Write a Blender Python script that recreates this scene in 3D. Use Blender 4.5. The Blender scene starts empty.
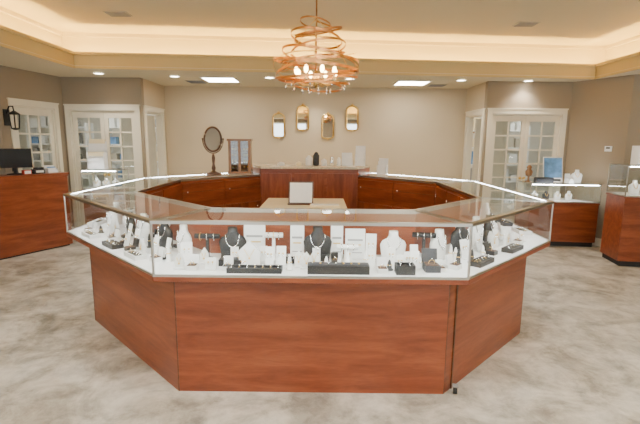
import bpy, bmesh, math, random
from mathutils import Vector, Matrix
random.seed(7)
R=math.radians
SC=bpy.context.scene
# ------------------------------------------------------------------ materials
MATS={}
def newmat(name):
    m=bpy.data.materials.new(name); m.use_nodes=True
    nt=m.node_tree
    for n in list(nt.nodes): nt.nodes.remove(n)
    out=nt.nodes.new('ShaderNodeOutputMaterial')
    MATS[name]=m
    return m,nt,out
def pm(name,col,rough=.5,metal=0,var=.08,scale=6,spec=.5,bump=0):
    m,nt,out=newmat(name)
    b=nt.nodes.new('ShaderNodeBsdfPrincipled')
    b.inputs['Roughness'].default_value=rough; b.inputs['Metallic'].default_value=metal
    b.inputs['Specular IOR Level'].default_value=spec
    tc=nt.nodes.new('ShaderNodeTexCoord'); nz=nt.nodes.new('ShaderNodeTexNoise')
    nz.inputs['Scale'].default_value=scale; nz.inputs['Detail'].default_value=4
    nt.links.new(tc.outputs['Object'],nz.inputs['Vector'])
    cr=nt.nodes.new('ShaderNodeValToRGB')
    cr.color_ramp.elements[0].position=.3; cr.color_ramp.elements[1].position=.7
    cr.color_ramp.elements[0].color=[c*(1-var) for c in col]+[1]
    cr.color_ramp.elements[1].color=[min(1,c*(1+var)) for c in col]+[1]
    nt.links.new(nz.outputs['Fac'],cr.inputs['Fac']); nt.links.new(cr.outputs['Color'],b.inputs['Base Color'])
    nt.links.new(b.outputs[0],out.inputs[0]); return m
def em(name,col,s):
    m,nt,out=newmat(name)
    e=nt.nodes.new('ShaderNodeEmission'); e.inputs[0].default_value=list(col)+[1]; e.inputs[1].default_value=s
    nt.links.new(e.outputs[0],out.inputs[0]); return m
def wood(name,dark,mid,light,rough=.30,sc=(1.2,9,9)):
    m,nt,out=newmat(name)
    b=nt.nodes.new('ShaderNodeBsdfPrincipled'); b.inputs['Roughness'].default_value=rough
    tc=nt.nodes.new('ShaderNodeTexCoord'); mp=nt.nodes.new('ShaderNodeMapping'); mp.inputs['Scale'].default_value=sc
    n1=nt.nodes.new('ShaderNodeTexNoise'); n1.inputs['Scale'].default_value=1.6; n1.inputs['Detail'].default_value=8; n1.inputs['Roughness'].default_value=.6; n1.inputs['Distortion'].default_value=.6
    n2=nt.nodes.new('ShaderNodeTexNoise'); n2.inputs['Scale'].default_value=14; n2.inputs['Detail'].default_value=5
    nt.links.new(tc.outputs['Object'],mp.inputs[0]); nt.links.new(mp.outputs[0],n1.inputs['Vector']); nt.links.new(mp.outputs[0],n2.inputs['Vector'])
    mx=nt.nodes.new('ShaderNodeMath'); mx.operation='MULTIPLY_ADD'; mx.inputs[1].default_value=.25
    nt.links.new(n2.outputs['Fac'],mx.inputs[0]); nt.links.new(n1.outputs['Fac'],mx.inputs[2])
    cr=nt.nodes.new('ShaderNodeValToRGB'); e=cr.color_ramp.elements
    e[0].position=.42; e[0].color=list(dark)+[1]; e[1].position=.82; e[1].color=list(light)+[1]
    k=e.new(.62); k.color=list(mid)+[1]
    nt.links.new(mx.outputs[0],cr.inputs['Fac']); nt.links.new(cr.outputs['Color'],b.inputs['Base Color'])
    nt.links.new(b.outputs[0],out.inputs[0]); return m
CH=((.145,.030,.011),(.215,.052,.019),(.29,.080,.030))
wood('cherry',*CH); wood('cherry_v',*CH,sc=(9,9,1.2))
wood('darkwood',(.05,.018,.008),(.09,.035,.015),(.14,.06,.025))
wood('oakwood',(.18,.08,.028),(.27,.125,.045),(.36,.18,.07))
pm('wall_beige',(.58,.48,.33),.85,var=.02,scale=2)
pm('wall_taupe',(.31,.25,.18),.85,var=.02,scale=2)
pm('ceil_white',(.70,.61,.43),.9,var=.01,scale=2)
pm('room_white',(.76,.73,.66),.9,var=.01,scale=2)
pm('fascia',(.60,.48,.25),.85,var=.01,scale=2)
pm('trim',(.78,.72,.58),.45,var=.02)
pm('whitelam',(.90,.90,.91),.4,var=.01)
pm('white',(.85,.85,.84),.45,var=.03,scale=20)
pm('cream',(.82,.70,.45),.35,var=.05,scale=8)
pm('black',(.010,.010,.012),.45,var=.2,scale=30)
pm('darkgrey',(.03,.032,.04),.55,var=.2,scale=30)
pm('grey',(.3,.3,.3),.5,var=.1,scale=30)
pm('toe',(.012,.012,.012),.6)
pm('alu',(.45,.43,.39),.3,1,var=.03,scale=30)
pm('gold',(.85,.58,.2),.28,1,var=.08,scale=40)
pm('copper',(.55,.28,.11),.3,1,var=.15,scale=12)
pm('silver',(.85,.85,.86),.15,1,var=.05,scale=40)
pm('mirror',(.9,.9,.9),.02,1,var=.01)
pm('red',(.4,.03,.02),.4)
pm('blue',(.12,.28,.55),.4,var=.4,scale=9)
pm('velvet',(.10,.05,.03),.8)
pm('granite',(.62,.52,.37),.2,var=.3,scale=60)
pm('screen',(.02,.025,.03),.1)
pm('duct',(.5,.45,.36),.6)
em('led',(.97,.99,1),58)
em('cove',(1,.66,.17),105)
em('panel',(1,.94,.83),23)
em('down',(1,.93,.8),30)
em('bulb',(1,.62,.25),32)
def glass(name,tint,f0=.05):
    m,nt,out=newmat(name)
    lw=nt.nodes.new('ShaderNodeLayerWeight'); lw.inputs['Blend'].default_value=.5
    pw=nt.nodes.new('ShaderNodeMath'); pw.operation='POWER'; pw.inputs[1].default_value=4.2
    ma=nt.nodes.new('ShaderNodeMath'); ma.operation='MULTIPLY_ADD'; ma.inputs[1].default_value=.9; ma.inputs[2].default_value=f0
    nt.links.new(lw.outputs['Facing'],pw.inputs[0]); nt.links.new(pw.outputs[0],ma.inputs[0])
    g=nt.nodes.new('ShaderNodeBsdfGlossy'); g.inputs['Roughness'].default_value=.0
    t=nt.nodes.new('ShaderNodeBsdfTransparent'); t.inputs[0].default_value=list(tint)+[1]
    mx=nt.nodes.new('ShaderNodeMixShader')
    nt.links.new(ma.outputs[0],mx.inputs[0]); nt.links.new(t.outputs[0],mx.inputs[1]); nt.links.new(g.outputs[0],mx.inputs[2])
    nt.links.new(mx.outputs[0],out.inputs[0])
glass('glass',(.95,.985,.97),.06); glass('glass_door',(.9,.93,.93),.05)
def floor_mat():
    m,nt,out=newmat('floor_stone')
    b=nt.nodes.new('ShaderNodeBsdfPrincipled'); b.inputs['Roughness'].default_value=.42
    tc=nt.nodes.new('ShaderNodeTexCoord')
    n1=nt.nodes.new('ShaderNodeTexNoise'); n1.inputs['Scale'].default_value=2.4; n1.inputs['Detail'].default_value=9; n1.inputs['Roughness'].default_value=.64; n1.inputs['Distortion'].default_value=.6
    n2=nt.nodes.new('ShaderNodeTexNoise'); n2.inputs['Scale'].default_value=6; n2.inputs['Detail'].default_value=9; n2.inputs['Roughness'].default_value=.72; n2.inputs['Distortion'].default_value=.3
    nt.links.new(tc.outputs['Object'],n1.inputs['Vector']); nt.links.new(tc.outputs['Object'],n2.inputs['Vector'])
    c1=nt.nodes.new('ShaderNodeValToRGB'); e=c1.color_ramp.elements
    e[0].position=.40; e[0].color=(.19,.17,.135,1); e[1].position=.60; e[1].color=(.64,.61,.55,1)
    k=e.new(.47); k.color=(.35,.325,.27,1); k=e.new(.53); k.color=(.50,.475,.41,1)
    c2=nt.nodes.new('ShaderNodeValToRGB'); e=c2.color_ramp.elements
    e[0].position=.40; e[0].color=(.24,.235,.215,1); e[1].position=.57; e[1].color=(.58,.56,.50,1)
    nt.links.new(n1.outputs['Fac'],c1.inputs['Fac']); nt.links.new(n2.outputs['Fac'],c2.inputs['Fac'])
    mx=nt.nodes.new('ShaderNodeMix'); mx.data_type='RGBA'; mx.inputs[0].default_value=.42
    nt.links.new(c1.outputs[0],mx.inputs[6]); nt.links.new(c2.outputs[0],mx.inputs[7])
    nt.links.new(mx.outputs[2],b.inputs['Base Color']); nt.links.new(b.outputs[0],out.inputs[0])
floor_mat()
# ------------------------------------------------------------------ builder
class MB:
    def __init__(s): s.bm=bmesh.new(); s.mats=[]
    def mi(s,m):
        if m not in s.mats: s.mats.append(m)
        return s.mats.index(m)
    def faces(s,vs,fs,m,smooth=False,M=None):
        i=s.mi(m); bv=[s.bm.verts.new((M@Vector(v)) if M else v) for v in vs]
        for f in fs:
            try:
                fc=s.bm.faces.new([bv[k] for k in f]); fc.material_index=i; fc.smooth=smooth
            except ValueError: pass
    def box(s,x0,x1,y0,y1,z0,z1,m,M=None):
        vs=[(x0,y0,z0),(x1,y0,z0),(x1,y1,z0),(x0,y1,z0),(x0,y0,z1),(x1,y0,z1),(x1,y1,z1),(x0,y1,z1)]
        s.faces(vs,[(3,2,1,0),(4,5,6,7),(0,1,5,4),(1,2,6,5),(2,3,7,6),(3,0,4,7)],m,M=M)
    def prism(s,poly,z0,z1,m,M=None):
        n=len(poly)
        a=sum(poly[i][0]*poly[(i+1)%n][1]-poly[(i+1)%n][0]*poly[i][1] for i in range(n))
        if a<0: poly=poly[::-1]
        vs=[(p[0],p[1],z0) for p in poly]+[(p[0],p[1],z1) for p in poly]
        fs=[tuple(range(n))[::-1],tuple(range(n,2*n))]+[(i,(i+1)%n,n+(i+1)%n,n+i) for i in range(n)]
        s.faces(vs,fs,m,M=M)
    def loft(s,rings,m,M=None,n=20,sq=1.0):
        vs=[];fs=[]
        for r in rings:
            cx,cy=(r[3],r[4]) if len(r)>3 else (0,0)
            for k in range(n):
                a=2*math.pi*k/n; c,q=math.cos(a),math.sin(a)
                vs.append((cx+r[1]*c,cy+r[2]*q,r[0]))
        for j in range(len(rings)-1):
            for k in range(n):
                fs.append((j*n+k,j*n+(k+1)%n,(j+1)*n+(k+1)%n,(j+1)*n+k))
        fs.append(tuple(range(n))[::-1]); L=(len(rings)-1)*n; fs.append(tuple(range(L,L+n)))
        s.faces(vs,fs,m,smooth=True,M=M)
    def tube(s,pts,r,m,M=None,n=8,closed=False):
        pts=[Vector(p) for p in pts]; N=len(pts); vs=[];fs=[]
        up=Vector((0,0,1))
        for i,p in enumerate(pts):
            a=pts[(i-1)%N] if (closed or i>0) else p; b=pts[(i+1)%N] if (closed or i<N-1) else p
            t=(b-a).normalized(); u=up if abs(t.z)<.95 else Vector((1,0,0))
            x=t.cross(u).normalized(); y=x.cross(t)
            rr=r[i] if isinstance(r,(list,tuple)) else r
            for k in range(n):
                an=2*math.pi*k/n; vs.append(tuple(p+x*rr*math.cos(an)+y*rr*math.sin(an)))
        for j in range(N if closed else N-1):
            for k in range(n):
                q=(j+1)%N; fs.append((j*n+k,j*n+(k+1)%n,q*n+(k+1)%n,q*n+k))
        if not closed: fs.append(tuple(range(n))[::-1]); fs.append(tuple(range((N-1)*n,N*n)))
        s.faces(vs,fs,m,smooth=True,M=M)
    def ribbon(s,pts,h,t,m,closed=True):
        pts=[Vector(p) for p in pts]; N=len(pts); vs=[];fs=[]
        for i,p in enumerate(pts):
            a=pts[(i-1)%N] if (closed or i>0) else p; b=pts[(i+1)%N] if (closed or i<N-1) else p
            tt=(b-a).normalized(); x=tt.cross(Vector((0,0,1))).normalized(); y=x.cross(tt)
            for dx,dy in ((-t,-h),(t,-h),(t,h),(-t,h)): vs.append(tuple(p+x*dx/2+y*dy/2))
        for j in range(N if closed else N-1):
            q=(j+1)%N
            for k in range(4): fs.append((j*4+k,j*4+(k+1)%4,q*4+(k+1)%4,q*4+k))
        s.faces(vs,fs,m)
    def ball(s,c,r,m,M=None,sz=None):
        rz=sz or r; rings=[]
        for j in range(1,8):
            a=math.pi*j/8; rings.append((c[2]-rz*math.cos(a),r*math.sin(a),r*math.sin(a),c[0],c[1]))
        s.loft(rings,m,M=M,n=14)
    def finish(s,name,M=None,parent=None,bevel=0):
        bmesh.ops.recalc_face_normals(s.bm,faces=s.bm.faces)
        me=bpy.data.meshes.new(name); s.bm.to_mesh(me); s.bm.free()
        for m in s.mats: me.materials.append(MATS[m])
        o=bpy.data.objects.new(name,me); SC.collection.objects.link(o)
        if M: o.matrix_world=M
        if parent: o.parent=parent
        if bevel:
            b=o.modifiers.new('bevel','BEVEL'); b.width=bevel; b.segments=2; b.limit_method='ANGLE'
        return o
def empty(name):
    e=bpy.data.objects.new(name,None); SC.collection.objects.link(e); e.empty_display_size=.1; return e
def frame2(p0,p1,z=0):
    d=Vector((p1[0]-p0[0],p1[1]-p0[1],0)).normalized(); y=Vector((-d.y,d.x,0))
    return Matrix(((d.x,y.x,0,p0[0]),(d.y,y.y,0,p0[1]),(0,0,1,z),(0,0,0,1)))
def T(x,y,z,rz=0): return Matrix.Translation((x,y,z))@Matrix.Rotation(R(rz),4,'Z')
# ------------------------------------------------------------------ room
CZ=2.55; UZ=3.1
POLY=[(-5.6,-3.2),(-5.6,5.3),(-4.35,5.95),(-4.15,7.1),(-2.88,7.1),(-2.88,8.15),(2.68,8.15),(2.68,7.15),(4.05,7.15),(4.45,6.35),(5.6,5.9),(5.6,-3.2)]
names=['left','left_angle','left_door_side','left_rear','left_return','back','right_return','right_rear','right_angle','right_side','right','front']
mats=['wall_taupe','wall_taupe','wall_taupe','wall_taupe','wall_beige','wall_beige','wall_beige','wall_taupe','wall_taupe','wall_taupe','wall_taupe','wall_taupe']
OPEN={2:[(.22,.97,0,2.04)],3:[(.10,1.16,0,2.04)],4:[(.12,.86,0,2.04)],6:[(.14,.88,0,2.04)],7:[(.10,1.24,0,2.04)],11:[(1,5,.3,2.4),(6.2,10.2,.3,2.4)]}
def wall(i):
    p0,p1=POLY[i],POLY[(i+1)%len(POLY)]
    L=math.dist(p0,p1); mb=MB(); M=frame2(p0,p1); th=.1; x=.1 if i==4 else 0; m=mats[i]
    Le=L-.1 if i==6 else L
    for (a,b,z0,z1) in OPEN.get(i,[]):
        mb.box(x,a,0,th,0,CZ,m)
        if z0>0: mb.box(a,b,0,th,0,z0,m)
        mb.box(a,b,0,th,z1,CZ,m); x=b
    mb.box(x,Le,0,th,0,CZ,m)
    mb.finish('wall_'+names[i],M)
    bb=MB(); x=0
    for (a,b,z0,z1) in OPEN.get(i,[]):
        if z0>0: continue
        if a-x-.075>.03: bb.box(x,a-.075,-.015,-.001,0,.12,'trim')
        x=b+.075
    if L-x>.03: bb.box(x,L,-.015,-.001,0,.12,'trim'); bb.box(x,L,-.02,-.001,0,.02,'trim')
    bb.finish('baseboard_'+names[i],M)
for i in range(len(POLY)): wall(i)
f=MB(); f.box(-7.5,7.5,-3.6,10.2,-.1,0,'floor_stone'); f.finish('floor')
TR=[(-3.45,-2.7),(4.2,-2.7),(4.2,6.85),(-3.45,6.25)]
OUT=[(-7.5,-3.6),(7.5,-3.6),(7.5,10.2),(-7.5,10.2)]
def off4(P,o):
    return [(P[0][0]-o,P[0][1]-o),(P[1][0]+o,P[1][1]-o),(P[2][0]+o,P[2][1]+o),(P[3][0]-o,P[3][1]+o)]
ce=empty('ceiling')
def ring(mb,Pi,Po,z0,z1,m):
    for k in range(4):
        q=(k+1)%4; mb.prism([Pi[k],Pi[q],Po[q],Po[k]],z0,z1,m)
c=MB(); ring(c,TR,OUT,CZ,CZ+.04,'ceil_white'); c.finish('soffit',parent=ce)
c=MB(); ring(c,TR,off4(TR,.03),CZ+.04,CZ+.22,'fascia'); ring(c,off4(TR,-.03),TR,CZ+.18,CZ+.22,'fascia'); ring(c,off4(TR,-.012),TR,CZ,CZ+.03,'fascia'); c.finish('fascia',parent=ce)
c=MB(); ring(c,off4(TR,.34),off4(TR,.38),CZ+.04,UZ-.05,'ceil_white'); ring(c,off4(TR,.30),off4(TR,.38),UZ-.05,UZ,'ceil_white'); c.finish('cove_wall',parent=ce)
c=MB(); P=off4(TR,.40); c.prism(P,UZ,UZ+.05,'ceil_white'); c.finish('tray_panel',parent=ce)
c=MB(); ring(c,off4(TR,.12),off4(TR,.15),CZ+.05,CZ+.07,'cove'); c.finish('cove_led_strip',parent=ce)
def downlight(x,y,z=CZ):
    mb=MB(); pts=[(.075*math.cos(a*math.pi/12),.075*math.sin(a*math.pi/12),-.006) for a in range(24)]
    mb.tube(pts,.009,'trim',closed=True,n=8); mb.loft([(-.006,.068,.068),(-.001,.068,.068)],'down',n=24)
    mb.finish('recessed_downlight',T(x,y,z-.004))
for x,y in [(-3.3,6.62),(-2.25,6.85),(-.8,6.9),(.45,6.95),(2.2,7.0),(3.25,7.0),(-.1,7.7),(-4.1,5),(-4.1,3),(4.8,5),(4.8,3)]: downlight(x,y)
def troffer(x,y,z,w,d):
    mb=MB(); mb.box(-w/2,w/2,-d/2,d/2,-.012,-.002,'panel')
    for a,b,c_,d_ in [(-w/2-.03,w/2+.03,-d/2-.03,-d/2),(-w/2-.03,w/2+.03,d/2,d/2+.03),(-w/2-.03,-w/2,-d/2,d/2),(w/2,w/2+.03,-d/2,d/2)]:
        mb.box(a,b,c_,d_,-.016,-.001,'trim')
    mb.finish('ceiling_light_or_fill_panel',T(x,y,z))
troffer(-1.62,7.2,CZ,.5,.5); troffer(1.5,7.4,CZ,.5,.5)
for x in (-2,.4,2.8):
    for y in (-.8,1.6): troffer(x,y,UZ,1.2,.6)  # unseen tray panels, added as fill light for the room
def vent(x,y,z,w=.35,d=.2):
    mb=MB(); mb.box(-w/2,w/2,-d/2,d/2,-.008,-.001,'duct')
    for k in range(6):
        yy=-d/2+.02+k*(d-.04)/5; mb.box(-w/2+.02,w/2-.02,yy-.006,yy+.006,-.016,-.008,'grey')
    mb.finish('air_vent',T(x,y,z))
vent(-2.5,5.6,UZ,.28,.2); vent(2.65,5.9,UZ,.28,.2); vent(-2.1,7.5,CZ,.3,.3); vent(2.0,7.7,CZ,.3,.25)
# ------------------------------------------------------------------ doors
def french_door(name,i,op,leaves,cols,rows,zb=.55):
    p0,p1=POLY[i],POLY[i+1]; M=frame2(p0,p1); a,b,_,h=op; mb=MB()
    cw=.07; e=.001
    mb.box(a-cw,a,-.022,-e,0,h+cw,'trim'); mb.box(b,b+cw,-.022,-e,0,h+cw,'trim'); mb.box(a,b,-.022,-e,h,h+cw,'trim')
    mb.box(a-cw-.01,b+cw+.01,-.03,-e,h+cw,h+cw+.02,'trim')
    mb.box(a+e,a+.02,0,.1,0,h-e,'trim'); mb.box(b-.02,b-e,0,.1,0,h-e,'trim'); mb.box(a+.02,b-.02,0,.1,h-.02,h-e,'trim')
    if leaves:
        W=(b-a-.044)/leaves
        for l in range(leaves):
            x0=a+.022+l*W+.002; x1=x0+W-.004; y0,y1=.025,.06; st=.06
            mb.box(x0,x0+st,y0,y1,.01,h-.024,'trim'); mb.box(x1-st,x1,y0,y1,.01,h-.024,'trim')
            mb.box(x0+st,x1-st,y0,y1,.01,zb,'trim'); mb.box(x0+st,x1-st,y0,y1,h-.12,h-.024,'trim')
            gx0,gx1=x0+st,x1-st; gz0,gz1=zb,h-.12
            mb.box(gx0,gx1,.041,.044,gz0,gz1,'glass_door')
            for k in range(1,cols):
                x=gx0+(gx1-gx0)*k/cols; mb.box(x-.012,x+.012,.03,.055,gz0,gz1,'trim')
            for k in range(1,rows):
                z=gz0+(gz1-gz0)*k/rows; mb.box(gx0,gx1,.03,.055,z-.012,z+.012,'trim')
            kx=x1-.03 if l==0 else x0+.03
            mb.ball((kx,0,1.0),.025,'gold'); mb.tube([(kx,.0,1.0),(kx,.03,1.0)],.01,'gold')
    return mb.finish(name,M)
french_door('door_1',2,OPEN[2][0],1,3,5)
french_door('door_2',3,OPEN[3][0],2,2,6)
french_door('door_3',7,OPEN[7][0],2,2,6)
french_door('door_4',4,OPEN[4][0],0,0,0)
french_door('door_5',6,OPEN[6][0],0,0,0)
def slab_door(name,M):
    mb=MB(); mb.box(0,.7,0,.035,.01,2.0,'trim')
    for z0,z1 in ((.2,.95),(1.1,1.85)):
        mb.box(.1,.6,-.008,0,z0,z0+.02,'trim'); mb.box(.1,.6,-.008,0,z1-.02,z1,'trim'); mb.box(.1,.12,-.008,0,z0,z1,'trim'); mb.box(.58,.6,-.008,0,z0,z1,'trim')
    mb.ball((.64,-.03,1),.025,'gold'); mb.finish(name,M)
slab_door('open_stockroom_leaf',T(-3.02,7.99,0,168)); slab_door('open_stockroom_leaf',T(2.84,8.02,0,12))
def backroom(nm,x0,x1,y0,y1):
    mb=MB(); mb.box(x0,x1,y1,y1+.05,0,CZ,'room_white'); mb.finish('wall_'+nm)
backroom('stockroom_left',-6.6,-3.0,7.32,9.4); backroom('stockroom_right',2.8,6.3,7.36,9.4)
mb=MB(); mb.box(6.3,6.35,5.9,9.4,0,CZ,'room_white'); mb.finish('wall_stockroom_right_side')
mb=MB(); mb.box(-6.65,-6.6,5.2,9.4,0,CZ,'room_white'); mb.finish('wall_stockroom_side')
troffer(-4.0,8.2,CZ,1.0,.3); troffer(3.8,8.3,CZ,1.0,.3); troffer(-5.5,6.9,CZ,.6,.3)  # added panels, out of view, to brighten the rooms behind the doors
def shelf(x,y,w,rz=0):
    mb=MB(); mb.box(-w/2,-w/2+.03,-.15,.15,0,1.9,'white'); mb.box(w/2-.03,w/2,-.15,.15,0,1.9,'white')
    for k in range(6):
        z=.1+k*.34; mb.box(-w/2+.03,w/2-.03,-.15,.15,z,z+.025,'white')
        xx=-w/2+.06
        while xx<w/2-.22:
            ww=random.uniform(.08,.17); hh=random.uniform(.1,.26)
            mb.box(xx,xx+ww,-.1,.1,z+.026,z+.026+hh,random.choice(['white','cream','grey','blue','duct','white'])); xx+=ww+random.uniform(.01,.07)
    mb.finish('storage_shelf',T(x,y,0,rz))
shelf(-3.75,8.9,1.2); shelf(3.6,8.9,1.2); shelf(-5.3,8.9,1.2); shelf(-6.2,7.2,1.3,90)
for k,(a,b,z0,z1) in enumerate(OPEN[11]):  # unseen front windows, added to let world light in as fill
    mb=MB(); M=frame2(POLY[11],POLY[0])
    for x in (a,(a+b)/2-.03,b-.06): mb.box(x,x+.06,.02,.08,z0,z1,'trim')
    mb.box(a,b,.02,.08,z0,z0+.06,'trim'); mb.box(a,b,.02,.08,z1-.06,z1,'trim'); mb.box(a,b,.045,.05,z0,z1,'glass_door')
    mb.finish('fill_window_%d'%(k+1),M)
# ------------------------------------------------------------------ octagonal counter
P8=[(-.95,2.36),(-2.12,3.52),(-2.15,5.2),(-1.05,6.4),(.75,6.4),(1.87,5.15),(1.83,3.33),(.85,2.35)]
def inset(P,o):
    n=len(P); res=[]
    for i in range(n):
        a=Vector(P[i-1]);b=Vector(P[i]);c_=Vector(P[(i+1)%n])
        d1=(b-a).normalized(); d2=(c_-b).normalized()
        n1=Vector((d1.y,-d1.x)); n2=Vector((d2.y,-d2.x))
        p=b+n1*o; q=b+n2*o
        cr=d1.x*d2.y-d1.y*d2.x
        t=((q-p).x*d2.y-(q-p).y*d2.x)/cr
        r=p+d1*t; res.append((r.x,r.y))
    return res
_c={}
def ins(o):
    if o not in _c: _c[o]=inset(P8,o)
    return _c[o]
def segM(i): return frame2(P8[(i+1)%8],P8[i])
def segpoly(i,o0,o1):
    A=ins(o0);B=ins(o1);j=(i+1)%8; Mi=segM(i).inverted()
    return [tuple((Mi@Vector((p[0],p[1],0)))[:2]) for p in (A[j],A[i],B[i],B[j])]
HT=1.126; DK=.80; DEP=.52
oc=empty('octagonal_jewelry_showcase')
for i in range(8):
    M=segM(i); L=math.dist(P8[i],P8[(i+1)%8])
    if i==3:
        mb=MB(); mb.prism(segpoly(i,.05,DEP+.0),0,1.2,'cherry')
        q=segpoly(i,.05,DEP); x0,x1=q[3][0],q[2][0]
        for k in range(3):
            a=x0+(x1-x0)*k/3+.02; b=x0+(x1-x0)*(k+1)/3-.02
            mb.box(a,b,DEP,DEP+.015,.12,1.14,'cherry_v')
        mb.finish('rear_cabinet',M,oc)
        mb=MB(); mb.prism(segpoly(i,.02,DEP+.03),1.2,1.235,'granite'); mb.finish('rear_cabinet_top',M,oc,bevel=.004)
        continue
    mb=MB(); mb.prism(segpoly(i,.15,DEP),.0,.77,'cherry')
    pb=segpoly(i,.15,DEP); xa=pb[0][0]
    mb.box(xa+.002,xa+.008,.148,.15,0,.77,'darkwood')
    mb.finish('base_panel',M,oc,)
    mb=MB(); mb.prism(segpoly(i,0,DEP),.77,DK,'cherry'); mb.finish('case_ledge',M,oc,bevel=.003)
    mb=MB(); mb.prism(segpoly(i,.012,DEP-.02),DK,DK+.01,'whitelam'); mb.finish('deck',M,oc)
    mb=MB(); mb.prism(segpoly(i,DEP-.02,DEP),DK,HT-.03,'cherry')
    q=segpoly(i,DEP-.02,DEP); x0,x1=q[3][0],q[2][0]; n=2 if (x1-x0)<1.3 else 3
    for k in range(n):
        a=x0+(x1-x0)*k/n+.012; b=x0+(x1-x0)*(k+1)/n-.012
        mb.box(a,b,DEP,DEP+.012,DK+.04,HT-.06,'cherry'); mb.box(a,b,DEP,DEP+.012,.1,.76,'cherry_v')
        mb.box(a,b,DEP+.0121,DEP+.014,DK+.16,DK+.165,'darkwood')
        mb.ball((b-.06,DEP+.022,.965),.013,'silver'); mb.ball((a+.06,DEP+.022,.7),.013,'silver')
    mb.finish('rear_sliding_doors',M,oc)
    mb=MB(); mb.prism(segpoly(i,0,.012),DK,DK+.012,'alu'); mb.prism(segpoly(i,0,.010),HT-.018,HT,'alu'); mb.prism(segpoly(i,.010,.034),HT-.004,HT,'alu')
    mb.prism(segpoly(i,DEP-.028,DEP+.004),HT-.03,HT-.003,'alu')
    A=segpoly(i,.0,.013); B=segpoly(i,.034,DEP-.028)
    mb.box(A[0][0],A[0][0]+.009,.002,.011,DK,HT-.001,'alu'); mb.box(A[1][0]-.009,A[1][0],.002,.011,DK,HT-.001,'alu')
    a0,a1=B[0],B[3]; mb.prism([a0,(a0[0]+.013,a0[1]),(a1[0]+.013,a1[1]),a1],HT-.014,HT-.001,'alu')
    a0,a1=B[1],B[2]; mb.prism([a0,(a0[0]-.013,a0[1]),(a1[0]-.013,a1[1]),a1],HT-.014,HT-.001,'alu')
    mb.finish('metal_frame',M,oc)
    mb=MB()
    g=segpoly(i,.006,.009); mb.faces([(g[0][0],.006,DK+.012),(g[1][0],.006,DK+.012),(g[1][0],.006,HT-.018),(g[0][0],.006,HT-.018)],[(0,1,2,3)],'glass')
    g=segpoly(i,.034,DEP-.028); mb.faces([(p[0],p[1],HT-.001) for p in g],[(0,1,2,3)],'glass')
    mb.finish('glass_panes',M,oc)
    mb=MB(); q=segpoly(i,.012,.030); mb.box(q[3][0]+.02,q[2][0]-.02,.013,.031,HT-.012,HT-.005,'led'); mb.finish('case_led_strip',M,oc)
mb=MB(); M=segM(6); x=segpoly(6,.15,.2)[0][0]
mb.box(x+.09,x+.104,.143,.1495,.0,.765,'darkwood'); mb.finish('cover_strip',M,oc)
mb=MB()
mb.tube([(0,-.012,.026),(0,.012,.026)],.025,'black',n=16); mb.tube([(0,0,.03),(0,0,.055)],.008,'black'); mb.box(-.02,.02,-.018,.018,.05,.056,'grey')
mb.finish('caster_wheel',M@T(x+.06,.10,0.001,30))
# ------------------------------------------------------------------ jewellery displays
OCC={}
JD=empty('jewelry_display_assortment')
def put(mb,name,seg,s,o,rz=0,z=DK+.011,bevel=0,w=0):
    l=OCC.setdefault(seg,[]); l.append((s,o))
    if w>.1:
        k=-w/2
        while k<=w/2: l.append((s+k,o)); k+=.05
    return mb.finish(name,segM(seg)@T(s,o,z,rz),bevel=bevel,parent=JD)
def bust(seg,s,o,h=.2,m='white',rz=0,chain='silver'):
    mb=MB(); w=h*.42
    mb.loft([(0,w*.8,w*.42),(.02*h,w*.82,w*.44),(.3*h,w*.92,w*.42),(.55*h,w,w*.38),(.68*h,w*.85,w*.33),(.76*h,w*.5,w*.3),(.84*h,w*.36,w*.28),(h,w*.34,w*.27)],m,n=24)
    pts=[]
    for k in range(15):
        a=math.pi*(k/14); x=-w*.5*math.cos(a); zz=.8*h-.38*h*math.sin(a)**.8; y=-(w*.28+ (w*.17)*math.sin(a)); pts.append((x,y,zz))
    mb.tube(pts,.0032,chain,n=6); p=pts[7]; mb.ball((p[0],p[1]-.003,p[2]-.008),.009,chain)
    put(mb,'necklace_bust',seg,s,o,rz,w=w*2)
def card(seg,s,o,h=.09,w=.06,m='white',rz=0):
    mb=MB(); t=Matrix.Rotation(R(-14),4,'X')
    mb.box(-w/2,w/2,-.002,.002,.004,h,m,M=t); mb.box(-w*.12,w*.12,.0,.003,0,h*.7,m,M=T(0,h*.42,0)@Matrix.Rotation(R(22),4,'X'))
    mb.box(-w/2,w/2,-.018,.012,0,.006,m)
    for sx in (-1,1):
        mb.ball((sx*w*.2,-.006,h*.62),.005,'gold',M=t); mb.tube([(sx*w*.2,-.005,h*.6),(sx*w*.2,-.006,h*.42)],.0018,'silver',n=5,M=t)
    put(mb,'earring_card_stand',seg,s,o,rz)
def rbox(seg,s,o,w=.06,m='white',rz=0,inner='velvet'):
    mb=MB(); mb.box(-w/2,w/2,-w/2,w/2,0,w*.45,m); mb.box(-w*.42,w*.42,-w*.42,w*.42,w*.45,w*.5,inner)
    mb.box(-w/2,w/2,0,w*.3,0,w*.95,m,M=T(0,w*.5,w*.42)@Matrix.Rotation(R(-12),4,'X'))
    pts=[(w*.2*math.cos(a*.524),0,w*.55+w*.2*math.sin(a*.524)) for a in range(12)]; mb.tube(pts,.0025,'gold',closed=True,n=6); mb.ball((0,0,w*.78),.005,'silver')
    put(mb,'ring_box',seg,s,o,rz,bevel=.002)
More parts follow.
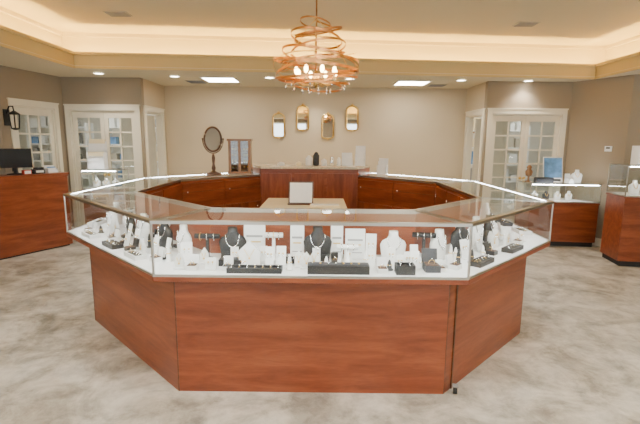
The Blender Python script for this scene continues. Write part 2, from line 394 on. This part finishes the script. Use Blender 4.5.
def tray(seg,s,o,w=.25,d=.1,h=.03,m='darkgrey',rz=0,items=6):
    mb=MB(); mb.box(-w/2,w/2,-d/2,d/2,0,h*.6,m)
    for a in ((-w/2,w/2,-d/2,-d/2+.008),(-w/2,w/2,d/2-.008,d/2),(-w/2,-w/2+.008,-d/2+.008,d/2-.008),(w/2-.008,w/2,-d/2+.008,d/2-.008)): mb.box(*a,h*.6,h,m)
    for k in range(items):
        x=-w/2+w*(k+.5)/items
        mb.tube([(x,-d*.3,h*.62),(x,d*.3,h*.62)],.008,'black' if m!='black' else 'darkgrey',n=8)
        pts=[(x,.013*math.cos(a*.628),h*.75+.013*math.sin(a*.628)) for a in range(10)]; mb.tube(pts,.0022,random.choice(['gold','silver']),closed=True,n=5); mb.ball((x,0,h*.75+.017),.005,'silver')
    put(mb,'ring_tray',seg,s,o,rz,w=w)
def tbar(seg,s,o,h=.1,w=.12,m='white',rz=0):
    mb=MB(); mb.loft([(0,.035,.03),(.008,.035,.03),(.014,.012,.012),(h-.02,.010,.010)],m,n=18)
    mb.tube([(-w/2,0,h-.01),(w/2,0,h-.01)],.017,m,n=14)
    for x in (-w*.28,0,w*.28):
        pts=[(x,.022*math.cos(a*.524),h-.014+.024*math.sin(a*.524)) for a in range(12)]; mb.tube(pts,.003,random.choice(['gold','silver']),closed=True,n=6)
    put(mb,'bracelet_bar_stand',seg,s,o,rz,w=w)
def cone(seg,s,o,h=.08,m='white'):
    mb=MB(); mb.loft([(0,.024,.024),(.006,.024,.024),(.009,.016,.016),(h*.8,.009,.009),(h,.003,.003)],m,n=16)
    pts=[(.0135*math.cos(a*.524),.0135*math.sin(a*.524),h*.5) for a in range(12)]; mb.tube(pts,.0028,'gold',closed=True,n=6); mb.ball((0,-.016,h*.5),.005,'silver')
    put(mb,'ring_cone',seg,s,o)
def house(seg,s,o,w=.075,h=.12,m='white',rz=0):
    mb=MB(); mb.prism([(-w/2,0),(w/2,0),(w/2,h*.6),(0,h),(-w/2,h*.6)],0,.022,m,M=T(0,.011,0)@Matrix.Rotation(R(90),4,'X'))
    mb.box(-w*.6,w*.6,-.03,.03,0,.008,m); mb.tube([(-w*.25,-.014,h*.7),(0,-.015,h*.35),(w*.25,-.014,h*.7)],.002,'gold',n=5); mb.ball((0,-.016,h*.33),.006,'gold')
    put(mb,'pendant_stand',seg,s,o,rz,bevel=.0015)
def block(seg,s,o,w,d,h,m='darkgrey',rz=0):
    mb=MB(); mb.box(-w/2,w/2,-d/2,d/2,0,h,m); mb.box(-w/2+.01,w/2-.01,-d/2+.01,d/2-.01,h,h+.004,'darkgrey' if m!='white' else 'cream')
    for k in range(max(2,int(w/.045))):
        x=-w/2+.03+k*.045
        if x<w/2-.02: mb.ball((x,-d*.1,h+.009),.006,random.choice(['gold','silver'])); 
    put(mb,'display_riser',seg,s,o,rz,bevel=.002,w=w)
def sheet(seg,s,o,w=.11,h=.17,rz=0):
    mb=MB(); t=Matrix.Rotation(R(-8),4,'X'); mb.box(-w/2,w/2,-.003,.003,.002,h,'white',M=t); mb.box(-w*.38,w*.38,-.0045,-.003,h*.6,h*.66,'grey',M=t); mb.box(-w*.3,w*.3,-.0045,-.003,h*.45,h*.49,'gold',M=t); mb.box(-w*.35,w*.35,-.0045,-.003,h*.2,h*.23,'grey',M=t)
    mb.box(-.008,.008,0,.003,0.002,h*.8,'white',M=T(0,h*.42,0)@Matrix.Rotation(R(20),4,'X')); put(mb,'sign_card',seg,s,o,rz,w=w)
F=7
card(F,.10,.30,.12,.07,rz=10); rbox(F,.19,.12,.06,'white'); tbar(F,.22,.36,.16,.16,'black'); bust(F,.385,.36,.21,'black',rz=8)
card(F,.30,.11,.075,.065); rbox(F,.40,.12,.055,'white',inner='black'); house(F,.52,.20,.13,.16); sheet(F,.52,.38,.14,.23); tbar(F,.65,.36,.17,.12)
tray(F,.57,.085,.32,.08,.03,'black',items=7); card(F,.64,.20,.12,.05); card(F,.71,.22,.12,.06); cone(F,.77,.14,.09)
sheet(F,.80,.38,.09,.22); bust(F,.935,.36,.22,'black'); house(F,.87,.17,.06,.10,'white'); sheet(F,1.06,.38,.08,.22); cone(F,.99,.15,.08,'white')
block(F,1.06,.085,.36,.085,.05,'black'); tbar(F,1.12,.22,.13,.13); sheet(F,1.18,.38,.13,.20); card(F,1.28,.37,.17,.07,rz=-8)
cone(F,1.23,.18,.11); rbox(F,1.32,.10,.06,'white'); tray(F,1.45,.085,.11,.08,.055,'black',items=2); bust(F,1.42,.34,.20,'white'); card(F,1.54,.25,.13,.05); rbox(F,1.62,.14,.09,'darkgrey')
tbar(F,1.62,.36,.18,.15,'black',rz=-10); tray(F,.75,.29,.10,.07,.03,'black',items=3); block(F,.40,.22,.14,.07,.04,'black')
Lg=0
for s,o,h,m in ((.22,.30,.20,'white'),(.50,.34,.19,'black'),(.78,.33,.21,'white'),(1.08,.35,.20,'black'),(1.34,.36,.20,'white')): bust(Lg,s,o,h,m,rz=random.uniform(-12,12))
for s,o,m in ((.14,.13,'white'),(.60,.15,'white'),(1.0,.13,'black'),(1.38,.14,'white')): rbox(Lg,s,o,.06,m)
for s,o in ((.36,.20),(.68,.24),(.92,.2),(1.22,.2)): card(Lg,s,o,.13,.07,rz=random.uniform(-15,15))
tray(Lg,.34,.085,.2,.08,.03,'white',items=5); tray(Lg,.80,.085,.2,.08,.03,'black',items=5); tray(Lg,1.20,.085,.18,.08,.03,'white',items=5)
tbar(Lg,.93,.42,.15,.12,'white'); sheet(Lg,.36,.38,.1,.18); sheet(Lg,.64,.38,.1,.18)
Rg=6
for s,o,h,m in ((.24,.34,.20,'white'),(.50,.32,.22,'black'),(.78,.34,.22,'white'),(1.04,.36,.20,'black')): bust(Rg,s,o,h,m,rz=random.uniform(-12,12))
for s,o,m in ((.12,.15,'white'),(.62,.14,'black'),(1.08,.14,'white')): rbox(Rg,s,o,.06,m)
for s,o in ((.38,.21),(.65,.24),(.9,.22)): card(Rg,s,o,.13,.07,rz=random.uniform(-15,15))
tray(Rg,.34,.085,.2,.08,.03,'black',items=5); tray(Rg,.84,.085,.2,.08,.03,'black',items=5); sheet(Rg,.64,.38,.1,.19); sheet(Rg,.37,.38,.09,.17)
def fill(seg,L,n):
    for _ in range(n):
        for t in range(40):
            s=random.uniform(.1,L-.12); o=random.uniform(.13,.42)
            if o>s*1.0+.05 or o>(L-s)+.05: continue
            if all(math.hypot((s-a)*1.0,(o-b)*1.0)>.058 for a,b in OCC[seg]):
                k=random.random()
                if k<.35: cone(seg,s,o,random.uniform(.06,.11),random.choice(['white','white','black']))
                elif k<.6: card(seg,s,o,random.uniform(.08,.13),.05,rz=random.uniform(-15,15))
                elif k<.8: rbox(seg,s,o,.045,random.choice(['white','black','black']),rz=random.uniform(-20,20))
                else: house(seg,s,o,.05,.10)
                break
fill(7,1.8,24); fill(0,1.65,20); fill(6,1.39,16)
for sg,L in ((1,1.6),(5,1.7),(2,1.5),(4,1.5)):
    for k in range(4):
        s=.3+k*(L-.55)/3; (bust if k%2 else card)(sg,s,.28)
        tray(sg,s,.1,.2,.09,.03,random.choice(['white','darkgrey']),items=4)
# ------------------------------------------------------------------ island table
mb=MB(); x0,x1,y0,y1=-.60,.27,4.12,4.95
mb.box(x0+.05,x1-.05,y0+.05,y1-.05,.08,.88,'cherry'); mb.box(x0+.08,x1-.08,y0+.08,y1-.08,0,.08,'toe')
for k in range(3):
    mb.box(x0+.07,x1-.07,y0+.035,y0+.05,.12+k*.25,.34+k*.25,'cherry'); mb.tube([(-.24,y0+.03,.23+k*.25),(-.09,y0+.03,.23+k*.25)],.007,'alu')
mb.box(x0,x1,y0,y1,.88,.92,'cream'); mb.finish('work_island',bevel=.003)
mb=MB(); t=Matrix.Rotation(R(-18),4,'X')
mb.box(-.13,.13,0,.018,0.006,.245,'darkwood',M=t); mb.box(-.115,.115,-.004,0,.02,.23,'white',M=t)
mb.box(-.03,.03,0,.012,0.006,.2,'darkwood',M=T(0,.14,0)@Matrix.Rotation(R(20),4,'X')); mb.box(-.135,.135,-.03,.02,0,.012,'darkwood'); mb.finish('countertop_display_frame',T(-.2,4.42,.923))
mb=MB(); mb.box(-.15,.15,-.06,.06,0,.02,'cream'); mb.box(-.14,.14,-.05,.05,.02,.024,'white'); mb.finish('jewelry_pad',T(.05,4.3,.921))
# ------------------------------------------------------------------ items on rear cabinets
def cup(x,y,z,r,h,m,name='ceramic_jar'):
    mb=MB(); mb.loft([(0,r*.8,r*.8),(h*.1,r,r),(h*.75,r,r),(h*.85,r*.6,r*.6),(h*.9,r*.7,r*.7),(h,r*.2,r*.2)],m,n=20); mb.finish(name,T(x,y,z))
cup(-.16,6.1,1.236,.05,.14,'white'); cup(-.06,6.12,1.236,.045,.19,'darkgrey','vase'); cup(.05,6.05,1.236,.04,.10,'white'); cup(.16,6.12,1.236,.03,.13,'silver','bottle'); cup(-.3,6.0,1.236,.04,.06,'cream'); cup(-.55,6.05,1.236,.05,.05,'white')
def rack(x,y,z,w,h,rz=0,name='brochure_rack',n=3,colors=('white',)):
    mb=MB(); mb.box(-w/2,w/2,-.06,.08,0,.012,'white'); mb.box(-w/2,w/2,.068,.08,.012,h,'white')
    for k in range(n):
        zz=.012+k*(h-.03)/n; y_=-.05+k*.1/n
        mb.box(-w/2,w/2,y_,y_+.004,zz,zz+h*.2,'white')
        mb.box(-w/2+.01,w/2-.01,y_+.006,y_+.014,zz,zz+h*.36,colors[k%len(colors)])
    mb.box(-w/2,-w/2+.004,-.05,.08,.012,h*.6,'white'); mb.box(w/2-.004,w/2,-.05,.08,.012,h*.6,'white')
    mb.finish(name,T(x,y,z,rz))
rack(.38,6.15,1.236,.15,.18); rack(.56,6.1,1.236,.14,.28,rz=-8)
cup(.26,6.1,1.236,.03,.12,'white')
rack(.86,6.0,HT+.001,.13,.22,rz=-20)
# oval mirror
mb=MB()
mb.loft([(0,.10,.07),(.02,.10,.07),(.03,.07,.05),(.05,.02,.02),(.09,.028,.028),(.14,.014,.014),(.22,.022,.022),(.27,.012,.012)],'darkwood',n=20)
zc=.46; rx,rz_=.115,.155
pts=[((rx)*math.cos(a*math.pi/18),0,zc+rz_*math.sin(a*math.pi/18)) for a in range(36)]
mb.tube(pts,.013,'darkwood',closed=True,n=10)
mb.faces([(p[0]*.97,-.004,zc+(p[2]-zc)*.97) for p in pts],[tuple(range(36))],'mirror'); mb.faces([(p[0]*.97,.006,zc+(p[2]-zc)*.97) for p in pts],[tuple(range(36))],'darkwood')
y_=[(-.14*math.cos(a*math.pi/12),0,zc-.18*math.sin(a*math.pi/12)) for a in range(13)]
mb.tube(y_,.007,'darkwood')
for sx in(-1,1): mb.ball((sx*.14,0,zc+.005),.012,'darkwood')
mb.finish('oval_table_mirror',T(-1.40,5.66,HT+.001,-8))
mb=MB(); w,d,h=.30,.2,.47
mb.box(-w/2-.01,w/2+.01,-d/2-.01,d/2+.01,0,.03,'oakwood'); mb.box(-w/2-.015,w/2+.015,-d/2-.015,d/2+.015,h-.03,h,'oakwood')
for x in (-w/2,-.018,w/2-.036): mb.box(x,x+.036,-d/2,-d/2+.02,.03,h-.03,'oakwood')
mb.box(-w/2,-w/2+.015,-d/2+.02,d/2,.03,h-.03,'oakwood'); mb.box(w/2-.015,w/2,-d/2+.02,d/2,.03,h-.03,'oakwood'); mb.box(-w/2+.015,w/2-.015,d/2-.01,d/2,.03,h-.03,'oakwood')
for k in range(1,5):
    z=.03+k*(h-.06)/5; mb.box(-w/2+.015,w/2-.015,-d/2+.025,d/2-.01,z,z+.006,'oakwood')
    for x in (-.1,-.06,.06,.1): mb.ball((x,-.05,z-.025),.014,'gold')
mb.box(-w/2,w/2,-d/2+.008,-d/2+.01,.03,h-.03,'glass')
mb.finish('revolving_jewelry_cabinet',T(-1.11,6.0,HT+.001,4))
# ------------------------------------------------------------------ wall mirrors
def gmirror(x,z,w,h):
    mb=MB(); out=[]
    n=10
    out.append((-w/2,-h/2+.03))
    for k in range(n+1):
        a=math.pi-math.pi*k/n; out.append((w/2*math.cos(a),h/2-w*.38+w*.38*math.sin(a)))
    out.append((w/2,-h/2+.03)); out.append((w*.3,-h/2)); out.append((-w*.3,-h/2))
    mb.tube([(p[0],-.015,p[1]) for p in out],.016,'gold',closed=True,n=8)
    mb.faces([(p[0],-.010,p[1]) for p in out],[tuple(range(len(out)))],'mirror')
    mb.prism([(p[0],p[1]) for p in out],0,.009,'gold',M=Matrix.Rotation(R(90),4,'X'))
    mb.ball((0,-.02,h/2+.015),.024,'gold'); mb.ball((0,-.02,-h/2-.008),.018,'gold')
    for sx in(-1,1): mb.ball((sx*w*.5,-.02,h/2-w*.38),.018,'gold'); mb.ball((sx*w*.45,-.02,-h/2+.02),.018,'gold')
    mb.finish('gold_wall_mirror',T(x,8.144,z))
for x,z in ((-.78,1.86),(-.335,2.0),(.13,1.85),(.58,2.0)): gmirror(x,z,.21,.44)
# ------------------------------------------------------------------ chandelier
ch=empty('tiered_ring_chandelier'); CX,CY=-.05,4.4
mb=MB(); mb.tube([(0,0,2.2),(0,0,3.07)],.008,'copper'); mb.loft([(3.06,.06,.06),(3.075,.065,.065),(3.095,.065,.065)],'copper',n=24)
mb.loft([(2.09,.004,.004),(2.12,.02,.02),(2.16,.035,.035),(2.22,.03,.03),(2.26,.012,.012)],'gold',n=16)
NB=8
for k in range(NB):
    a=k*2*math.pi/NB+.3; c_,s_=math.cos(a),math.sin(a)
    mb.tube([(0,0,2.21),(.07*c_,.07*s_,2.13),(.14*c_,.14*s_,2.12),(.20*c_,.20*s_,2.15)],.006,'gold')
    mb.loft([(2.15,.020,.020,.20*c_,.20*s_),(2.155,.024,.024,.20*c_,.20*s_),(2.16,.011,.011,.20*c_,.20*s_),(2.21,.011,.011,.20*c_,.20*s_)],'cream',n=12)
mb.finish('arm_frame',T(CX,CY,0),ch)
mb=MB()
for k in range(NB):
    a=k*2*math.pi/NB+.3; mb.ball((.20*math.cos(a),.20*math.sin(a),2.248),.020,'bulb',sz=.038)
mb.finish('bulbs',T(CX,CY,0),ch)
mb=MB()
def ringp(r,z,tx,ty,cx=0,cy=0):
    M_=T(cx,cy,z)@Matrix.Rotation(R(tx),4,'X')@Matrix.Rotation(R(ty),4,'Y')
    return [tuple(M_@Vector((r*math.cos(t),r*math.sin(t),0))) for t in [2*math.pi*i/56 for i in range(56)]]
for r,z,tx,ty,cx,h in ((.42,2.31,5,7,.0,.026),(.41,2.26,-6,-9,.01,.024),(.37,2.37,-4,12,.03,.022),(.40,2.21,7,-4,-.01,.022),(.33,2.16,8,4,0,.020),(.24,2.11,-5,5,.02,.018),
    (.27,2.46,-7,-10,.02,.018),(.25,2.56,-8,9,.0,.020),(.23,2.62,9,-10,.02,.018),(.15,2.70,-6,10,-.01,.016)):
    mb.ribbon(ringp(r,z,tx,ty,cx),h,.004,'copper')
for r,z,tx,ty in ((.42,2.27,-13,3),(.38,2.33,10,-14),(.23,2.58,14,3),(.29,2.15,3,-9)): mb.tube(ringp(r,z,tx,ty),.0035,'gold',closed=True,n=6)
sp=[]
for i in range(160):
    t=i/159; a=t*math.pi*4.5; r=.41-.29*t; sp.append((r*math.cos(a),r*math.sin(a),2.2+.52*t+.03*math.sin(a)))
mb.ribbon(sp,.016,.003,'copper',closed=False)
for k in range(3):
    a=k*2*math.pi/3+.5; mb.tube([(0,0,2.74),(.12*math.cos(a),.12*math.sin(a),2.66),(.23*math.cos(a),.23*math.sin(a),2.52),(.39*math.cos(a),.39*math.sin(a),2.29)],.0035,'gold',n=6)
mb.finish('ring_bands',T(CX,CY,0),ch)
mb=MB()
for k in range(18):
    a=k*math.pi/9; r=.30 if k%2 else .14; z=2.10 if k%2 else 2.06
    x,y=r*math.cos(a),r*math.sin(a)
    mb.tube([(x,y,z+.03),(x,y,z+.07)],.001,'silver',n=4)
    mb.loft([(z-.025,.001,.001,x,y),(z-.005,.012,.012,x,y),(z+.01,.009,.009,x,y),(z+.03,.001,.001,x,y)],'silver',n=6)
mb.finish('crystal_drops',T(CX,CY,0),ch)
# ------------------------------------------------------------------ side counters
def case(name,poly,zw,zt,glassy=True,toe=.07):
    e=empty(name)
    cx=sum(p[0] for p in poly)/len(poly); cy=sum(p[1] for p in poly)/len(poly)
    M=frame2(poly[0],poly[1]); M=Matrix.Translation((cx,cy,0))@M.to_3x3().to_4x4(); Mi=M.inverted()
    pl=[tuple((Mi@Vector((p[0],p[1],0)))[:2]) for p in poly]
    def sh(k): return [(p[0]*k,p[1]*k) for p in pl]
    mb=MB(); mb.prism(sh(.93),0,toe,'toe'); mb.finish('toe_kick',M,e)
    mb=MB(); mb.prism(sh(.98),toe,zw,'cherry'); mb.prism(sh(1.0),zw,zw+.02,'cherry'); mb.finish('wood_body',M,e,bevel=.002)
    if glassy:
        mb=MB(); mb.prism(sh(.95),zw+.02,zw+.028,'whitelam'); mb.finish('deck',M,e)
        mb=MB(); n=len(pl)
        for k in range(n):
            a=pl[k];b=pl[(k+1)%n]; s=.985
            for z in (zw+.03,zt-.008): mb.tube([(a[0]*s,a[1]*s,z),(b[0]*s,b[1]*s,z)],.007,'alu',n=6)
            mb.tube([(a[0]*s,a[1]*s,zw+.02),(a[0]*s,a[1]*s,zt-.005)],.007,'alu',n=6)
        mb.finish('metal_frame',M,e)
        mb=MB(); s=.98
        for k in range(n):
            a=pl[k];b=pl[(k+1)%n]
            mb.faces([(a[0]*s,a[1]*s,zw+.03),(b[0]*s,b[1]*s,zw+.03),(b[0]*s,b[1]*s,zt),(a[0]*s,a[1]*s,zt)],[(0,1,2,3)],'glass')
        mb.faces([(p[0]*s,p[1]*s,zt) for p in pl],[tuple(range(n))],'glass')
        mb.finish('glass_panes',M,e)
        mb=MB(); a=pl[0];b=pl[1]; mb.box(a[0]*.94,b[0]*.94,a[1]*.96+.0,a[1]*.96+.012,zt-.022,zt-.014,'led'); mb.finish('case_led_strip',M,e)
    else:
        mb=MB(); mb.prism(sh(1.02),zw+.02,zw+.05,'cherry'); mb.finish('counter_top',M,e,bevel=.003)
    return e
def lp(s,dn):
    d=(-.45,-.893); n=(-.893,.45); return (-3.72+d[0]*s+n[0]*dn,6.35+d[1]*s+n[1]*dn)
LC=[lp(1.75,0),lp(0,0),lp(0,.34),lp(1.75,.34)]
case('reception_counter',LC,1.04,1.1,False,.02)
case('low_showcase',[(-3.62,6.5),(-3.08,6.5),(-3.08,6.92),(-3.62,6.92)],.80,1.12)
case('corner_showcase',[(3.22,6.55),(4.24,6.45),(4.03,7.03),(3.22,7.03)],.66,.97)
case('tall_showcase',[(3.86,5.42),(5.1,5.22),(5.1,5.8),(3.95,5.92)],.89,1.31)
def bust_at(x,y,z,h,m,rz=0):
    mb=MB(); w=h*.42
    mb.loft([(0,w*.8,w*.42),(.02*h,w*.82,w*.44),(.3*h,w*.92,w*.42),(.55*h,w,w*.38),(.68*h,w*.85,w*.33),(.76*h,w*.5,w*.3),(.84*h,w*.36,w*.28),(h,w*.34,w*.27)],m,n=24)
    mb.tube([(-w*.4,-w*.3,.75*h),(-w*.2,-w*.42,.5*h),(0,-w*.46,.42*h),(w*.2,-w*.42,.5*h),(w*.4,-w*.3,.75*h)],.004,'gold',n=6)
    mb.finish('bust_display',T(x,y,z,rz))
for x,m in ((3.4,'white'),(3.58,'darkgrey'),(3.76,'white'),(3.94,'white')): bust_at(x,6.78,.689,.14,m)
for x,y in ((4.1,5.6),(4.28,5.57),(4.46,5.55),(4.64,5.52)): bust_at(x,y,.919,.19,'white')
for x in (-3.5,-3.35,-3.2): bust_at(x,6.72,.829,.15,'white')
bust_at(4.0,6.72,.972,.2,'white',-10)
mb=MB(); mb.box(-.2,.2,-.012,.02,.09,.35,'black'); mb.box(-.19,.19,-.015,-.012,.10,.34,'screen'); mb.box(-.03,.03,.02,.045,.04,.2,'black'); mb.loft([(0,.11,.08),(.012,.11,.08),(.02,.03,.02),(.09,.02,.015)],'black',n=20)
p=lp(.62,.17); mb.finish('computer_monitor',T(p[0],p[1],1.092,50))
mb=MB(); mb.box(-.07,.07,-.05,.05,0,.06,'darkgrey'); mb.box(-.06,.06,-.045,.0,.06,.085,'black'); mb.box(-.05,.05,-.052,-.05,.015,.045,'white'); p=lp(.36,.12); mb.finish('card_terminal',T(p[0],p[1],1.092,60),bevel=.004)
mb=MB(); mb.box(-.05,.05,-.03,.03,0,.06,'red'); mb.box(-.04,.04,-.032,-.03,.01,.05,'white'); p=lp(.55,.05); mb.finish('candy_box',T(p[0],p[1],1.092,60),bevel=.003)
rack(lp(.15,.15)[0],lp(.15,.15)[1],1.092,.13,.1,rz=55,name='business_card_holder',n=2,colors=('white','blue'))
rack(-3.46,6.7,1.123,.26,.42,name='brochure_rack',n=4,colors=('white','cream'))
M=frame2(POLY[2],POLY[3]); mb=MB()
mb.box(-.045,.045,-.015,0,-.1,.12,'black'); mb.tube([(0,-.01,.06),(0,-.06,.16),(0,-.12,.16),(0,-.13,.1)],.01,'black')
mb.loft([(.1,.015,.015,0,-.13),(.07,.06,.06,0,-.13),(.05,.075,.075,0,-.13)],'black',n=8)
for k in range(4):
    a=k*math.pi/2+.78; mb.tube([(.06*math.cos(a),-.13+.06*math.sin(a),.06),(.045*math.cos(a),-.13+.045*math.sin(a),-.14)],.008,'black',n=6)
mb.loft([(-.16,.02,.02,0,-.13),(-.145,.05,.05,0,-.13),(-.13,.05,.05,0,-.13)],'black',n=8); mb.loft([(-.13,.012,.012,0,-.13),(-.02,.012,.012,0,-.13)],'cream',n=10)
mb.finish('wall_lantern',M@T(.10,-.001,1.85))
M=frame2(POLY[8],POLY[9]); mb=MB(); mb.box(-.05,.05,-.02,0,-.04,.04,'white'); mb.box(-.03,.03,-.022,-.02,0,.025,'darkgrey'); mb.finish('thermostat',M@T(.66,-.001,1.5),bevel=.003)
mb=MB(); t=Matrix.Rotation(R(-10),4,'X'); mb.box(-.15,.15,0,.012,0,.40,'white',M=t); mb.box(-.14,.14,-.003,0,.07,.38,'blue',M=t); mb.box(-.12,.12,-.003,0,.015,.05,'darkgrey',M=t); mb.box(-.03,.03,0,.01,0,.24,'white',M=T(0,.12,0)@Matrix.Rotation(R(15),4,'X')); mb.finish('advert_stand',T(3.64,6.72,.974))
mb=MB(); mb.box(-.13,.13,-.05,.05,0,.08,'darkgrey'); mb.box(-.12,.12,-.04,.04,.08,.085,'black'); mb.finish('watch_case',T(3.44,6.62,.972),bevel=.004)
mb=MB(); mb.loft([(0,.05,.05),(.01,.05,.05),(.02,.015,.015),(.08,.015,.015),(.1,.05,.03),(.16,.06,.035),(.2,.03,.02),(.23,.045,.02),(.26,.015,.01)],'oakwood',n=16); mb.finish('carved_figurine',T(3.3,6.82,.972))
rack(3.84,6.62,.972,.08,.14,name='business_card_holder',n=2)
mb=MB(); w=.16
mb.box(-w/2,w/2,-.06,.06,0,.24,'white')
for k in range(4): mb.box(-w/2+.01,w/2-.01,-.066,-.06,.015+k*.055,.06+k*.055,'cream'); mb.ball((0,-.07,.037+k*.055),.007,'gold')
mb.finish('small_jewelry_chest',T(4.2,5.7,1.312,10),bevel=.003)
mb=MB(); mb.prism([(-.13,0),(.1,.03),(.13,.1),(.05,.14),(.02,.2),(-.06,.16),(-.13,.1)],0,.02,'oakwood',M=Matrix.Rotation(R(90),4,'X')); mb.finish('carved_wall_plaque',T(3.2,9.39,1.75))
# ------------------------------------------------------------------ lights
def spot(n,x,y,z,e):
    l=bpy.data.lights.new(n,'SPOT'); l.energy=e; l.color=(1,.92,.78); l.spot_size=R(120); l.spot_blend=.7; l.shadow_soft_size=.06
    o=bpy.data.objects.new(n,l); SC.collection.objects.link(o); o.location=(x,y,z)
for x,y in [(-3.3,6.62),(-2.25,6.85),(-.8,6.9),(.45,6.95),(2.2,7.0),(3.25,7.0),(-.1,7.7)]: spot('downlight_lamp',x,y,CZ-.03,45)
w=bpy.data.worlds.new('World'); SC.world=w; w.use_nodes=True
w.node_tree.nodes['Background'].inputs[0].default_value=(.92,.96,1,1); w.node_tree.nodes['Background'].inputs[1].default_value=5.5
cd=bpy.data.cameras.new('camera'); cam=bpy.data.objects.new('camera',cd); SC.collection.objects.link(cam)
cd.lens=24.19; cd.sensor_width=36; cd.clip_start=.05
cam.matrix_world=Matrix.Translation((0,0,1.57))@Matrix.Rotation(R(80.7),4,'X')@Matrix.Rotation(R(.5),4,'Z')
SC.camera=cam
